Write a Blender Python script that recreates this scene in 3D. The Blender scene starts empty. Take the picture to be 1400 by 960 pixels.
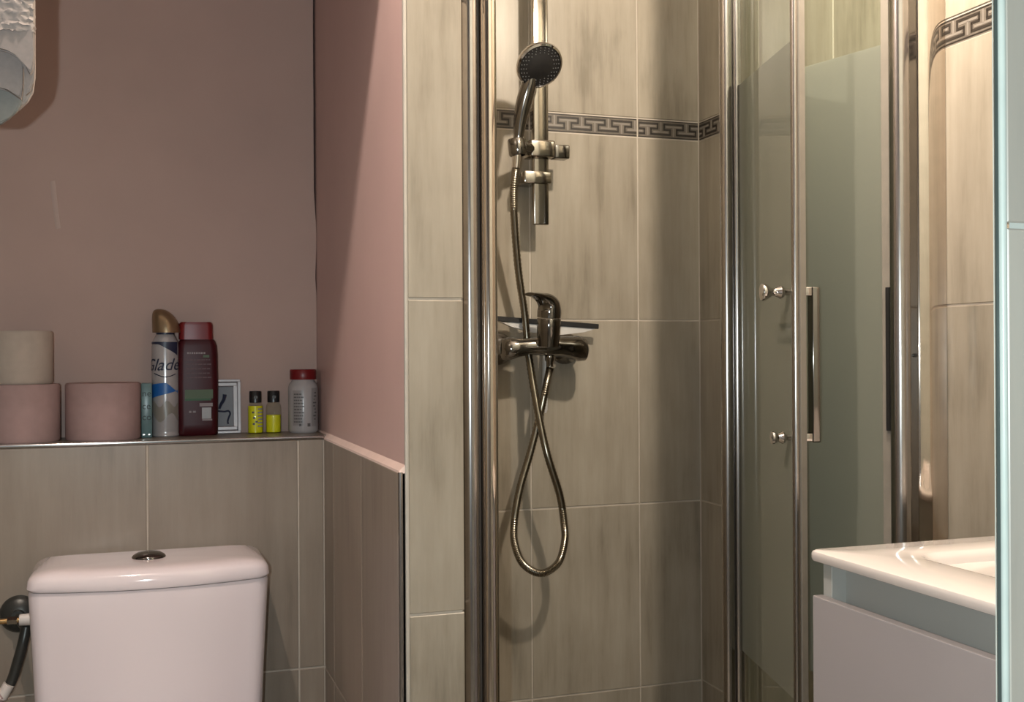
import bpy, bmesh, math, random
from mathutils import Vector, Matrix
random.seed(7)
S = bpy.context.scene
COL = S.collection

# ------------------------------------------------------------------ camera, world, lights, exposure
cd = bpy.data.cameras.new('camera'); cam = bpy.data.objects.new('camera', cd); COL.objects.link(cam)
cd.sensor_fit = 'HORIZONTAL'; cd.sensor_width = 36.0; cd.lens = 36.0 * 1504.89 / 1400.0
cd.clip_start = 0.02; cd.clip_end = 50
R_ = Vector((0.94671086, -0.32203602, -0.00559865)); U_ = Vector((0.00487544, -0.00305223, 0.99998346)); F_ = Vector((0.32204778, 0.9467225, 0.00131951))
m4 = Matrix.Identity(4)
for i in range(3):
    m4[i][0] = R_[i]; m4[i][1] = U_[i]; m4[i][2] = -F_[i]
m4[2][3] = 1.10
cam.matrix_world = m4
S.camera = cam

w = bpy.data.worlds.new('world'); S.world = w; w.use_nodes = True
w.node_tree.nodes['Background'].inputs[0].default_value = (0.05, 0.05, 0.055, 1)
w.node_tree.nodes['Background'].inputs[1].default_value = 0.3

def lamp(name, loc, power, color, radius):
    l = bpy.data.lights.new(name, 'POINT'); l.energy = power; l.color = color; l.shadow_soft_size = radius
    o = bpy.data.objects.new(name, l); COL.objects.link(o); o.location = loc
    return o
lamp('ceiling_spot_lamp', (-0.18, 1.02, 2.26), 43, (1.0, 0.865, 0.765), 0.02)
lamp('vanity_lamp', (0.885, 1.20, 2.06), 58, (1.0, 0.88, 0.73), 0.03)
lamp('phone_flash_lamp', (-0.053, -0.01, 1.103), 32, (0.87, 1.0, 1.04), 0.006)

S.view_settings.view_transform = 'Standard'
S.view_settings.look = 'None'
S.view_settings.exposure = 0.0
S.view_settings.gamma = 1.0
S.view_settings.use_curve_mapping = False

# ------------------------------------------------------------------ materials
def newmat(name):
    m = bpy.data.materials.new(name); m.use_nodes = True
    nt = m.node_tree; b = nt.nodes['Principled BSDF']
    return m, nt, b
def setp(b, color=None, rough=None, metal=None, spec=None, coat=None, coat_rough=None):
    if color is not None: b.inputs['Base Color'].default_value = (*color, 1)
    if rough is not None: b.inputs['Roughness'].default_value = rough
    if metal is not None: b.inputs['Metallic'].default_value = metal
    if spec is not None: b.inputs['Specular IOR Level'].default_value = spec
    if coat is not None: b.inputs['Coat Weight'].default_value = coat
    if coat_rough is not None: b.inputs['Coat Roughness'].default_value = coat_rough
def plain(name, color, rough=0.5, metal=0.0, spec=0.5, var=0.06, scale=30.0, coat=0.0):
    m, nt, b = newmat(name)
    setp(b, color, rough, metal, spec, coat, 0.05)
    tc = nt.nodes.new('ShaderNodeTexCoord'); nz = nt.nodes.new('ShaderNodeTexNoise'); nz.inputs['Scale'].default_value = scale
    nt.links.new(tc.outputs['Object'], nz.inputs['Vector'])
    rp = nt.nodes.new('ShaderNodeValToRGB')
    rp.color_ramp.elements[0].position = 0.3; rp.color_ramp.elements[1].position = 0.7
    rp.color_ramp.elements[0].color = (*[c * (1 - var) for c in color], 1)
    rp.color_ramp.elements[1].color = (*[min(1, c * (1 + var)) for c in color], 1)
    nt.links.new(nz.outputs['Fac'], rp.inputs['Fac']); nt.links.new(rp.outputs['Color'], b.inputs['Base Color'])
    return m
def tile_mat(name, c0, c1, c2, rough=0.34):
    m, nt, b = newmat(name); setp(b, c1, rough, 0, 0.4)
    N = nt.nodes.new; L = nt.links.new
    tc = N('ShaderNodeTexCoord'); oi = N('ShaderNodeObjectInfo')
    mp = N('ShaderNodeMapping'); mp.inputs['Scale'].default_value = (34, 34, 3.2)
    mp2 = N('ShaderNodeMapping'); mp2.inputs['Scale'].default_value = (9, 9, 5)
    L(tc.outputs['Object'], mp.inputs['Vector']); L(tc.outputs['Object'], mp2.inputs['Vector'])
    mul = N('ShaderNodeMath'); mul.operation = 'MULTIPLY'; mul.inputs[1].default_value = 40; L(oi.outputs['Random'], mul.inputs[0])
    n1 = N('ShaderNodeTexNoise'); n1.noise_dimensions = '4D'; n1.inputs['Scale'].default_value = 1; n1.inputs['Detail'].default_value = 6; n1.inputs['Roughness'].default_value = 0.65
    n2 = N('ShaderNodeTexNoise'); n2.noise_dimensions = '4D'; n2.inputs['Scale'].default_value = 1; n2.inputs['Detail'].default_value = 4
    L(mp.outputs[0], n1.inputs['Vector']); L(mp2.outputs[0], n2.inputs['Vector']); L(mul.outputs[0], n1.inputs['W']); L(mul.outputs[0], n2.inputs['W'])
    mx = N('ShaderNodeMath'); mx.operation = 'MULTIPLY_ADD'; mx.inputs[1].default_value = 0.55
    h = N('ShaderNodeMath'); h.operation = 'MULTIPLY'; h.inputs[1].default_value = 0.45
    L(n2.outputs['Fac'], h.inputs[0]); L(n1.outputs['Fac'], mx.inputs[0]); L(h.outputs[0], mx.inputs[2])
    rp = N('ShaderNodeValToRGB'); e = rp.color_ramp.elements
    e[0].position = 0.33; e[0].color = (*c0, 1); e[1].position = 0.66; e[1].color = (*c2, 1)
    k = rp.color_ramp.elements.new(0.47); k.color = (*c1, 1)
    L(mx.outputs[0], rp.inputs['Fac'])
    hv = N('ShaderNodeHueSaturation')
    vv = N('ShaderNodeMapRange'); vv.inputs['To Min'].default_value = 0.93; vv.inputs['To Max'].default_value = 1.06
    L(oi.outputs['Random'], vv.inputs['Value']); L(vv.outputs[0], hv.inputs['Value']); L(rp.outputs['Color'], hv.inputs['Color'])
    L(hv.outputs['Color'], b.inputs['Base Color'])
    bp = N('ShaderNodeBump'); bp.inputs['Strength'].default_value = 0.06; bp.inputs['Distance'].default_value = 0.002
    L(n1.outputs['Fac'], bp.inputs['Height']); L(bp.outputs[0], b.inputs['Normal'])
    return m
def paint_mat(name, color, rough=0.5):
    m, nt, b = newmat(name); setp(b, color, rough, 0, 0.35)
    N = nt.nodes.new; L = nt.links.new
    tc = N('ShaderNodeTexCoord'); n = N('ShaderNodeTexNoise'); n.inputs['Scale'].default_value = 5; n.inputs['Detail'].default_value = 5
    L(tc.outputs['Object'], n.inputs['Vector'])
    rp = N('ShaderNodeValToRGB'); rp.color_ramp.elements[0].position = 0.3; rp.color_ramp.elements[1].position = 0.75
    rp.color_ramp.elements[0].color = (*[c * 0.95 for c in color], 1); rp.color_ramp.elements[1].color = (*[c * 1.05 for c in color], 1)
    L(n.outputs['Fac'], rp.inputs['Fac']); L(rp.outputs['Color'], b.inputs['Base Color'])
    n2 = N('ShaderNodeTexNoise'); n2.inputs['Scale'].default_value = 60; L(tc.outputs['Object'], n2.inputs['Vector'])
    bp = N('ShaderNodeBump'); bp.inputs['Strength'].default_value = 0.08; bp.inputs['Distance'].default_value = 0.002
    L(n2.outputs['Fac'], bp.inputs['Height']); L(bp.outputs[0], b.inputs['Normal'])
    return m
def thin_fresnel(nt, ior):
    f = nt.nodes.new('ShaderNodeFresnel'); g = nt.nodes.new('ShaderNodeNewGeometry'); m = nt.nodes.new('ShaderNodeMapRange')
    m.inputs['To Min'].default_value = ior; m.inputs['To Max'].default_value = 1.0 / ior
    nt.links.new(g.outputs['Backfacing'], m.inputs['Value']); nt.links.new(m.outputs[0], f.inputs['IOR'])
    return f
def glass_mat(name, tint, gloss_rough=0.02):
    m = bpy.data.materials.new(name); m.use_nodes = True; nt = m.node_tree; nt.nodes.clear()
    N = nt.nodes.new; L = nt.links.new
    o = N('ShaderNodeOutputMaterial'); t = N('ShaderNodeBsdfTransparent'); t.inputs[0].default_value = (*tint, 1)
    g = N('ShaderNodeBsdfGlossy'); g.inputs['Roughness'].default_value = gloss_rough
    f = thin_fresnel(nt, 1.32)
    mx = N('ShaderNodeMixShader'); L(f.outputs[0], mx.inputs[0]); L(t.outputs[0], mx.inputs[1]); L(g.outputs[0], mx.inputs[2])
    L(mx.outputs[0], o.inputs[0])
    return m
def frost_mat(name, color, clear=0.16):
    m = bpy.data.materials.new(name); m.use_nodes = True; nt = m.node_tree; nt.nodes.clear()
    N = nt.nodes.new; L = nt.links.new
    o = N('ShaderNodeOutputMaterial')
    tr = N('ShaderNodeBsdfTransparent'); tr.inputs[0].default_value = (0.86, 0.92, 0.86, 1)
    tl = N('ShaderNodeBsdfTranslucent'); tl.inputs[0].default_value = (*color, 1)
    df = N('ShaderNodeBsdfDiffuse'); df.inputs[0].default_value = (*color, 1)
    g = N('ShaderNodeBsdfGlossy'); g.inputs['Roughness'].default_value = 0.03
    f = thin_fresnel(nt, 1.32)
    tc = N('ShaderNodeTexCoord'); nz = N('ShaderNodeTexNoise'); nz.inputs['Scale'].default_value = 4
    L(tc.outputs['Object'], nz.inputs['Vector'])
    mr = N('ShaderNodeMapRange'); mr.inputs['To Min'].default_value = clear * 0.8; mr.inputs['To Max'].default_value = clear * 1.2
    L(nz.outputs['Fac'], mr.inputs['Value'])
    a = N('ShaderNodeMixShader'); a.inputs[0].default_value = 0.5; L(tl.outputs[0], a.inputs[1]); L(df.outputs[0], a.inputs[2])
    b = N('ShaderNodeMixShader'); L(mr.outputs[0], b.inputs[0]); L(a.outputs[0], b.inputs[1]); L(tr.outputs[0], b.inputs[2])
    c = N('ShaderNodeMixShader'); L(f.outputs[0], c.inputs[0]); L(b.outputs[0], c.inputs[1]); L(g.outputs[0], c.inputs[2])
    L(c.outputs[0], o.inputs[0])
    return m

M = {}
M['tile'] = tile_mat('stone_look_tile', (0.180, 0.152, 0.114), (0.280, 0.242, 0.190), (0.350, 0.308, 0.248))
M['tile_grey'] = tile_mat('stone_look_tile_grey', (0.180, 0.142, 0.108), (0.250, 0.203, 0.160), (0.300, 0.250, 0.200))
M['tile_pale'] = tile_mat('pale_jamb_tile', (0.31, 0.295, 0.255), (0.36, 0.34, 0.295), (0.40, 0.38, 0.33))
M['grout_pale'] = plain('pale_grout', (0.43, 0.46, 0.42), 0.6)
M['grout'] = plain('grout', (0.44, 0.385, 0.325), 0.8, 0, 0.2, 0.08, 25)
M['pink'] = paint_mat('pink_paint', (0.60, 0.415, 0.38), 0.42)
M['pink_shaded'] = paint_mat('pink_paint_shaded', (0.47, 0.33, 0.285), 0.6)  # the divider's pink paint again, with the niche's dimness in the colour
M['lit_caulk'] = plain('caulk_with_glow', (0.80, 0.62, 0.55), 0.35)
M['dark_gap'] = plain('dark_gap', (0.035, 0.028, 0.024), 0.8)
M['ceiling'] = paint_mat('ceiling_paint', (0.42, 0.39, 0.36), 0.7)
M['dim'] = paint_mat('corridor_paint', (0.16, 0.14, 0.125), 0.7)
M['floor'] = tile_mat('floor_tile', (0.20, 0.17, 0.13), (0.28, 0.24, 0.19), (0.34, 0.30, 0.25), 0.4)
M['key_base'] = plain('key_band_base', (0.125, 0.105, 0.085), 0.4, 0, 0.4, 0.15, 90)
M['key_dark'] = plain('key_dark', (0.022, 0.016, 0.012), 0.4)
M['key_light'] = plain('key_light', (0.195, 0.17, 0.145), 0.4)
M['chrome'] = plain('chrome', (0.60, 0.57, 0.55), 0.07, 1.0, 0.5, 0.03, 40)
M['alu'] = plain('polished_aluminium', (0.42, 0.395, 0.38), 0.20, 1.0, 0.5, 0.04, 60)
M['profile'] = plain('profile_metal', (0.60, 0.53, 0.465), 0.07, 1.0, 0.5, 0.04, 40)
M['satin'] = plain('satin_chrome', (0.37, 0.335, 0.295), 0.13, 1.0, 0.5, 0.04, 40)
M['dark_chrome'] = plain('dark_chrome', (0.22, 0.205, 0.19), 0.12, 1.0, 0.5, 0.05, 40)
M['hose_metal'] = plain('hose_metal', (0.27, 0.24, 0.195), 0.22, 1.0, 0.5, 0.05, 200)
M['rubber'] = plain('black_rubber', (0.012, 0.011, 0.011), 0.45)
M['nozzle'] = plain('grey_nozzle', (0.11, 0.11, 0.11), 0.4)
M['ceramic'] = plain('white_ceramic', (0.84, 0.735, 0.75), 0.10, 0, 0.5, 0.015, 4, coat=0.4)
M['basin'] = plain('white_basin', (0.60, 0.55, 0.525), 0.12, 0, 0.5, 0.01, 4, coat=0.3)
M['lacquer'] = plain('white_lacquer', (0.34, 0.315, 0.32), 0.35, 0, 0.4, 0.02, 6)
M['carcass'] = plain('pale_grey_melamine', (0.40, 0.40, 0.375), 0.45, 0, 0.4, 0.02, 6)
M['clear'] = glass_mat('clear_glass', (0.95, 0.975, 0.95))
M['frost'] = frost_mat('frosted_glass', (0.345, 0.35, 0.29))
M['seal'] = plain('milky_seal', (0.22, 0.195, 0.165), 0.25)
M['pinkpaper'] = plain('pink_paper', (0.41, 0.275, 0.26), 0.85, 0, 0.2, 0.04, 60)
M['creampaper'] = plain('cream_paper', (0.46, 0.38, 0.32), 0.85, 0, 0.2, 0.04, 60)
M['card'] = plain('cardboard', (0.30, 0.22, 0.15), 0.9)
M['red_dark'] = plain('dark_red_plastic', (0.050, 0.004, 0.007), 0.40, 0, 0.25, 0.05)
M['red_cap'] = plain('red_plastic', (0.16, 0.007, 0.009), 0.35, 0, 0.4, 0.05)
M['gold'] = plain('gold_plastic', (0.30, 0.21, 0.125), 0.30, 0.75, 0.5, 0.05)
M['teal_ink'] = plain('teal_ink', (0.012, 0.022, 0.025), 0.5)
M['can_white'] = plain('can_white', (0.40, 0.375, 0.375), 0.22, 0.15, 0.5, 0.04)
M['glint_metal'] = plain('glint_metal', (0.60, 0.58, 0.55), 0.2, 1.0)
M['can_pinkgrey'] = plain('can_flower_grey', (0.24, 0.215, 0.185), 0.3)
M['blue'] = plain('blue_print', (0.015, 0.11, 0.36), 0.35)
M['navy'] = plain('navy_print', (0.015, 0.02, 0.05), 0.4)
M['green'] = plain('green_print', (0.055, 0.085, 0.03), 0.5)
M['green_dark'] = plain('dark_green_print', (0.012, 0.07, 0.012), 0.5)
M['print'] = plain('pale_print', (0.26, 0.20, 0.20), 0.5)
M['print_red'] = plain('faint_red_print', (0.085, 0.022, 0.025), 0.5)
M['teal'] = plain('teal_card', (0.12, 0.20, 0.205), 0.3, 0, 0.5, 0.1)
M['black'] = plain('black_plastic', (0.012, 0.012, 0.013), 0.3)
M['yellow'] = plain('yellow_liquid', (0.85, 0.80, 0.015), 0.2, 0, 0.5, 0.05)
M['vialglass'] = glass_mat('vial_glass', (0.93, 0.94, 0.9))
M['jar'] = plain('white_plastic', (0.42, 0.385, 0.38), 0.22, 0, 0.5, 0.03)
M['jar_label'] = plain('grey_label', (0.29, 0.265, 0.26), 0.3)
M['jar_ink'] = plain('label_ink', (0.10, 0.09, 0.09), 0.5)
M['frame_silver'] = plain('silver_frame', (0.34, 0.31, 0.31), 0.35, 0.4)
M['frame_groove'] = plain('frame_groove', (0.20, 0.17, 0.18), 0.5)
M['picture'] = plain('picture_paper', (0.22, 0.23, 0.25), 0.6)
M['towel'] = plain('white_towel', (0.30, 0.26, 0.24), 0.95, 0, 0.1, 0.10, 120)
M['towel_band'] = plain('towel_band', (0.25, 0.215, 0.20), 0.85, 0, 0.2, 0.05, 200)
M['towel_shaded'] = plain('towel_shaded', (0.20, 0.195, 0.18), 0.9, 0, 0.15, 0.06, 150)  # towel colour darkened, with the shade of the recessed layer in it
M['brass'] = plain('brass', (0.55, 0.36, 0.17), 0.25, 1.0)
M['plastic_white'] = plain('nut_white', (0.70, 0.63, 0.58), 0.4)
M['hose_dark'] = plain('dark_hose', (0.05, 0.05, 0.045), 0.35, 0.4)
M['squeegee'] = plain('pale_plastic', (0.52, 0.50, 0.48), 0.35)

# ------------------------------------------------------------------ mesh helpers
def obj(name, bm, mat, parent=None, smooth=False, kind=None):
    me = bpy.data.meshes.new(name)
    bmesh.ops.recalc_face_normals(bm, faces=bm.faces[:])
    bm.to_mesh(me); bm.free()
    for k in (mat if isinstance(mat, (list, tuple)) else [mat]): me.materials.append(k)
    if smooth:
        me.polygons.foreach_set('use_smooth', [True] * len(me.polygons))
        try: me.set_sharp_from_angle(angle=math.radians(40))
        except Exception: pass
    o = bpy.data.objects.new(name, me); COL.objects.link(o)
    if parent is not None: o.parent = parent
    if kind: o['kind'] = kind
    return o
def local(o):
    """move a child's mesh, built in world coordinates, into the frame of its parent"""
    p = o.parent; off = Vector((0, 0, 0))
    while p is not None: off += p.location; p = p.parent
    o.data.transform(Matrix.Translation(-off)); return o
def part(name, bm, mat, parent, smooth=False, kind=None):
    return local(obj(name, bm, mat, parent, smooth, kind))
def thing(name, label, cat, loc, group=None):
    o = bpy.data.objects.new(name, None); COL.objects.link(o); o.location = loc; o.empty_display_size = 0.03
    return tag(o, label, cat, group)
def tag(o, label, cat, group=None):
    o['label'] = label; o['category'] = cat
    if group: o['group'] = group
    return o
def struct(o): o['kind'] = 'structure'; return o
def NB(): return bmesh.new()
def add_box(bm, x0, x1, y0, y1, z0, z1, bev=0.0, seg=2, rot=None, piv=None):
    r = bmesh.ops.create_cube(bm, size=1.0); vs = r['verts']
    for v in vs: v.co = Vector(((x0 + x1) / 2 + v.co.x * (x1 - x0), (y0 + y1) / 2 + v.co.y * (y1 - y0), (z0 + z1) / 2 + v.co.z * (z1 - z0)))
    if bev > 0:
        es = list({e for v in vs for e in v.link_edges})
        g = bmesh.ops.bevel(bm, geom=es, offset=bev, segments=seg, affect='EDGES', profile=0.5)
        vs = [v for v in g['verts']] + [v for v in vs if v.is_valid]
        vs = list(set(vs))
    if rot is not None:
        p = Vector(piv) if piv else Vector(((x0 + x1) / 2, (y0 + y1) / 2, (z0 + z1) / 2))
        for v in vs: v.co = rot @ (v.co - p) + p
    return vs
def loft(bm, rings, cap0=True, cap1=True, closed=True):
    R = [[bm.verts.new(p) for p in ring] for ring in rings]
    n = len(R[0])
    for a, b in zip(R, R[1:]):
        for i in range(n if closed else n - 1):
            j = (i + 1) % n
            try: bm.faces.new((a[i], a[j], b[j], b[i]))
            except ValueError: pass
    if cap0: bm.faces.new(list(reversed(R[0])))
    if cap1: bm.faces.new(R[-1])
    return R
def add_lathe(bm, prof, c, axis=(0, 0, 1), n=28, cap0=True, cap1=True):
    """prof: (radius, distance along axis) pairs, from c"""
    a = Vector(axis).normalized(); u = a.orthogonal().normalized(); v = a.cross(u); c = Vector(c)
    rings = [[c + a * d + (u * math.cos(2 * math.pi * i / n) + v * math.sin(2 * math.pi * i / n)) * max(r, 1e-5) for i in range(n)] for r, d in prof]
    loft(bm, rings, cap0, cap1)
def smooth_path(pts, k=8):
    P = [Vector(p) for p in pts]; out = []
    for i in range(len(P) - 1):
        p0 = P[max(i - 1, 0)]; p1 = P[i]; p2 = P[i + 1]; p3 = P[min(i + 2, len(P) - 1)]
        for j in range(k):
            t = j / k
            out.append(0.5 * ((2 * p1) + (p2 - p0) * t + (2 * p0 - 5 * p1 + 4 * p2 - p3) * t * t + (3 * p1 - p0 - 3 * p2 + p3) * t ** 3))
    out.append(P[-1]); return out
def add_tube(bm, path, r, n=12, flat=1.0):
    """r: number or list per point"""
    P = [Vector(p) for p in path]
    t0 = (P[1] - P[0]).normalized(); nrm = t0.orthogonal().normalized(); rings = []
    for i, p in enumerate(P):
        t = (P[min(i + 1, len(P) - 1)] - P[max(i - 1, 0)]).normalized()
        nrm = (nrm - t * nrm.dot(t)).normalized(); b = t.cross(nrm)
        rr = r[i] if isinstance(r, (list, tuple)) else r
        rings.append([p + (nrm * math.cos(2 * math.pi * k / n) + b * math.sin(2 * math.pi * k / n) * flat) * rr for k in range(n)])
    loft(bm, rings)
def add_prism(bm, poly, axis, a0, a1):
    """poly: 2D points; axis 'z': (x,y); 'y': (x,z); 'x': (y,z)"""
    def P(p, a):
        return {'z': (p[0], p[1], a), 'y': (p[0], a, p[1]), 'x': (a, p[0], p[1])}[axis]
    loft(bm, [[P(p, a0) for p in poly], [P(p, a1) for p in poly]])
def rrect(x0, x1, y0, y1, r, k=5):
    out = []
    for cx, cy, a in ((x1 - r, y1 - r, 0), (x0 + r, y1 - r, 90), (x0 + r, y0 + r, 180), (x1 - r, y0 + r, 270)):
        for i in range(k + 1):
            t = math.radians(a + 90 * i / k); out.append((cx + r * math.cos(t), cy + r * math.sin(t)))
    return out
def arc(cx, cy, r, a0, a1, n=8):
    return [(cx + r * math.cos(math.radians(a0 + (a1 - a0) * i / n)), cy + r * math.sin(math.radians(a0 + (a1 - a0) * i / n))) for i in range(n + 1)]
def text_mesh(name, s, size, mat, parent, place, shear=0.0, extrude=0.0002, align='LEFT'):
    """place maps text-plane (x, y, depth) to a world point"""
    c = bpy.data.curves.new(name, 'FONT'); c.body = s; c.size = size; c.extrude = extrude; c.shear = shear; c.align_x = align; c.resolution_u = 3
    t = bpy.data.objects.new(name + '_tmp', c); COL.objects.link(t)
    dg = bpy.context.evaluated_depsgraph_get(); dg.update()
    me = bpy.data.meshes.new_from_object(t.evaluated_get(dg))
    bpy.data.objects.remove(t); bpy.data.curves.remove(c)
    me.name = name; me.materials.clear(); me.materials.append(mat)
    for v in me.vertices: v.co = place(v.co.x, v.co.y, v.co.z)
    o = bpy.data.objects.new(name, me); COL.objects.link(o); o.parent = parent
    return local(o)

# ------------------------------------------------------------------ the key planes of the room
YS, YP, YT, YW = 2.1966, 1.3639, 1.9542, 2.085      # shower wall, divider end, half wall, painted wall
XR, XA, XB, XS = 1.1917, 0.3205, 0.3963, 0.3117     # right wall, divider faces, tiled face beside the toilet
X1, Z1, TW, TH = 1.0412, 1.1689, 0.252, 0.402       # a vertical joint, a horizontal joint, tile pitch
GAP = 0.0032; TT = 0.007
CEIL = 2.40

tile_cache = {}
def tile_mesh(w_, h_, mat):
    k = (round(w_, 4), round(h_, 4), mat.name)
    if k not in tile_cache:
        bm = NB(); b = 0.0009; x, z = w_ / 2, h_ / 2
        rings = [[(-x, TT, -z), (x, TT, -z), (x, TT, z), (-x, TT, z)], [(-x, b, -z), (x, b, -z), (x, b, z), (-x, b, z)], [(-x + b, 0, -z + b), (x - b, 0, -z + b), (x - b, 0, z - b), (-x + b, 0, z - b)]]
        loft(bm, rings); me = bpy.data.meshes.new('tile')
        bmesh.ops.recalc_face_normals(bm, faces=bm.faces[:]); bm.to_mesh(me); bm.free(); me.materials.append(mat)
        tile_cache[k] = me
    return tile_cache[k]
def seg_rects():
    """dark key line and pale stems of one period, as rectangles in (fraction of period, fraction of height)"""
    t = 0.030; v = 0.055
    H = lambda a, b, y, tt=v: (a - t, b + t, y - tt, y + tt)
    V = lambda x, y0, y1, tt=t: (x - tt, x + tt, y0, y1)
    dark = [H(0, .74, .80), V(.74, .52, .80), H(.49, .74, .52), V(.49, .20, .52), H(.49, 1.23, .20), V(1.23, .20, .48), H(1.0, 1.23, .48), V(1.0, .48, .80)]
    s = 0.028; u = 0.045
    pale = [(.87 - s, .87 + s, .34, .90), (.58, 1.15, .34 - u, .34 + u), (.36 - s, .36 + s, .10, .66), (.06, .67, .66 - u, .66 + u)]
    return dark, pale
DARK, PALE = seg_rects()
key_cache = {}
def key_mesh(w_, h_, rects, mat, proud, edge=False):
    k = (round(w_, 4), mat.name)
    if k in key_cache: return key_cache[k]
    bm = NB(); p = 0.063
    def q(x0, x1, z0, z1):
        x0 = max(x0, 0.001); x1 = min(x1, w_ - 0.001)
        if x1 - x0 < 0.0004: return
        X = (x0 - w_ / 2, x1 - w_ / 2); Z = (z0 - h_ / 2, z1 - h_ / 2)
        add_box(bm, X[0], X[1], -proud, 0.0005, Z[0], Z[1])
    for i in range(-1, int(w_ / p) + 2):
        for a, b, c, d in rects: q((i + a) * p, (i + b) * p, c * h_, d * h_)
    if edge: q(0, w_, h_ * 0.012, h_ * 0.05); q(0, w_, h_ * 0.935, h_ * 0.99)
    me = bpy.data.meshes.new('key'); bmesh.ops.recalc_face_normals(bm, faces=bm.faces[:]); bm.to_mesh(me); bm.free(); me.materials.append(mat)
    key_cache[k] = me
    return me
def put(name, me, loc, rz, parent):
    o = bpy.data.objects.new(name, me); COL.objects.link(o); o.parent = parent; o.location = loc; o.rotation_euler = (0, 0, rz); return o
def tiling(wall, spans, rows, at_, rz, mat, border=None):
    """spans along the wall, rows in height; at_(s, z, proud) gives the world point of a tile's front centre"""
    for (a, b) in spans:
        for (z0, z1) in rows:
            w_, h_ = b - a - GAP, z1 - z0 - GAP
            if w_ < 0.006 or h_ < 0.006: continue
            put('tile', tile_mesh(w_, h_, mat), at_((a + b) / 2, (z0 + z1) / 2, random.uniform(-.0002, .0002)), rz, wall)
        if border:
            z0, z1 = border; w_, h_ = b - a - GAP, z1 - z0 - GAP
            if w_ < 0.006: continue
            t = put('border_tile', tile_mesh(w_, h_, M['key_base']), at_((a + b) / 2, (z0 + z1) / 2, 0), rz, wall)
            put('key_line', key_mesh(w_, h_, DARK, M['key_dark'], 0.0005, True), (0, 0, 0), 0, t)
            put('key_stem', key_mesh(w_, h_, PALE, M['key_light'], 0.0004), (0, 0, 0), 0, t)

def slab(name, x0, x1, y0, y1, z0, z1, mat, parent=None):
    bm = NB(); add_box(bm, x0, x1, y0, y1, z0, z1); return obj(name, bm, mat, parent)
D = 0.0014   # grout lies this far behind the tile faces
ROWS = [(Z1 - 3 * TH + 0.04, Z1 - 2 * TH), (Z1 - 2 * TH, Z1 - TH), (Z1 - TH, Z1), (Z1, Z1 + TH), (1.6125, 2.0145), (2.0145, CEIL)]
BORDER = (Z1 + TH, 1.6125)

# ------------------------------------------------------------------ structure
XL, YB = -0.62, -1.30
struct(slab('floor', XL - 0.1, XR + 0.2, YB - 0.1, YS + 0.2, -0.1, 0.0, M['floor']))
struct(slab('ceiling', XL - 0.1, XR + 0.2, YB - 0.1, YS + 0.2, CEIL, CEIL + 0.1, M['ceiling']))
struct(slab('wall_left', XL - 0.1, XL, YB, YW + 0.1, 0, CEIL, M['dim']))
struct(slab('wall_front', XL - 0.1, XR + 0.2, YB - 0.1, YB, 0, CEIL, M['dim']))

wb = struct(slab('wall_back', XA + 0.06, XR + 0.1, YS + D, YS + 0.10, 0, CEIL, M['grout']))
spans = [(XB, X1 - 2 * TW), (X1 - 2 * TW, X1 - TW), (X1 - TW, X1), (X1, XR)]
tiling(wb, spans, ROWS, lambda s, z, p: (s, YS - p, z), 0, M['tile'], BORDER)

wr = struct(slab('wall_right', XR + D, XR + 0.10, YB, YS + 0.10, 0, CEIL, M['grout']))
ys = [YS - TW * k for k in range(0, 7)]
spans = [(-a, -b) for a, b in zip(ys, ys[1:])]
tiling(wr, spans, ROWS, lambda s, z, p: (XR - p, -s, z), -math.pi / 2, M['tile'], BORDER)

# painted wall over the half wall, its right edge rough where it meets the divider
bm = NB(); edge = []
z = 0.955
while z < CEIL:
    g = 0.0044 + random.uniform(-0.0006, 0.0006) if z > 1.40 else random.choice((0.0006, 0.0010, 0.0024, 0.0005))
    edge.append((XA - g, z)); z += random.uniform(0.03, 0.07)
poly = [(XL, 0.0), (XA - 0.001, 0.0)] + edge + [(XA - 0.0025, CEIL), (XL, CEIL)]
add_prism(bm, poly, 'y', YW, YW + 0.03)
wt = struct(obj('wall_niche', bm, M['pink_shaded']))
bm = NB(); add_box(bm, XA - 0.03, XA + 0.004, YW + 0.031, YW + 0.06, 0, CEIL); obj('gap_backing', bm, M['dark_gap'], wt)
# a pale plaster scrape on the paint
bm = NB(); pts = [(-0.140, 1.405), (-0.137, 1.375), (-0.134, 1.345), (-0.131, 1.322)]
add_tube(bm, smooth_path([(x, YW, z) for x, z in pts], 5), 0.0045, 8, 1.0)
for v in bm.verts: v.co.y = YW - max(0.0, (YW - v.co.y)) * 0.18 + (0.0003 if v.co.y > YW else 0)
obj('plaster_scrape', bm, plain('plaster_scrape', (0.51, 0.38, 0.335), 0.7), wt, True)

# divider between toilet and shower: a thin tiled partition
dv = struct(slab('wall_divider', XA, XB - D, YP + D, YS, 0, CEIL, M['pink']))
slab('grout_bed', XA + 0.0005, XB - D, YP + D - 0.0004, YP + 0.004, 0, CEIL, M['grout'], dv)
slab('grout_bed', XB - D - 0.002, XB - D + 0.0004, YP + D, YS, 0, CEIL, M['grout'], dv)
slab('grout_bed', XS + D, XA + 0.001, YP + 0.004, YT + 0.005, 0, 0.947, M['grout'], dv)
rows_p = [(Z1 + TH * k, Z1 + TH * (k + 1)) for k in (-2, -1, 0, 1, 2)]
tiling(dv, [(XA + 0.0032, XB + GAP / 2 + 0.001)], rows_p, lambda s, z, p: (s, YP - p, z), 0, M['tile'])
tiling(dv, [(YP + 0.010, YP + 0.26), (YP + 0.26, YP + 0.512), (YP + 0.512, YP + 0.764), (YP + 0.764, YS)], ROWS, lambda s, z, p: (XB + p, s, z), math.pi / 2, M['tile'], BORDER)
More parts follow.
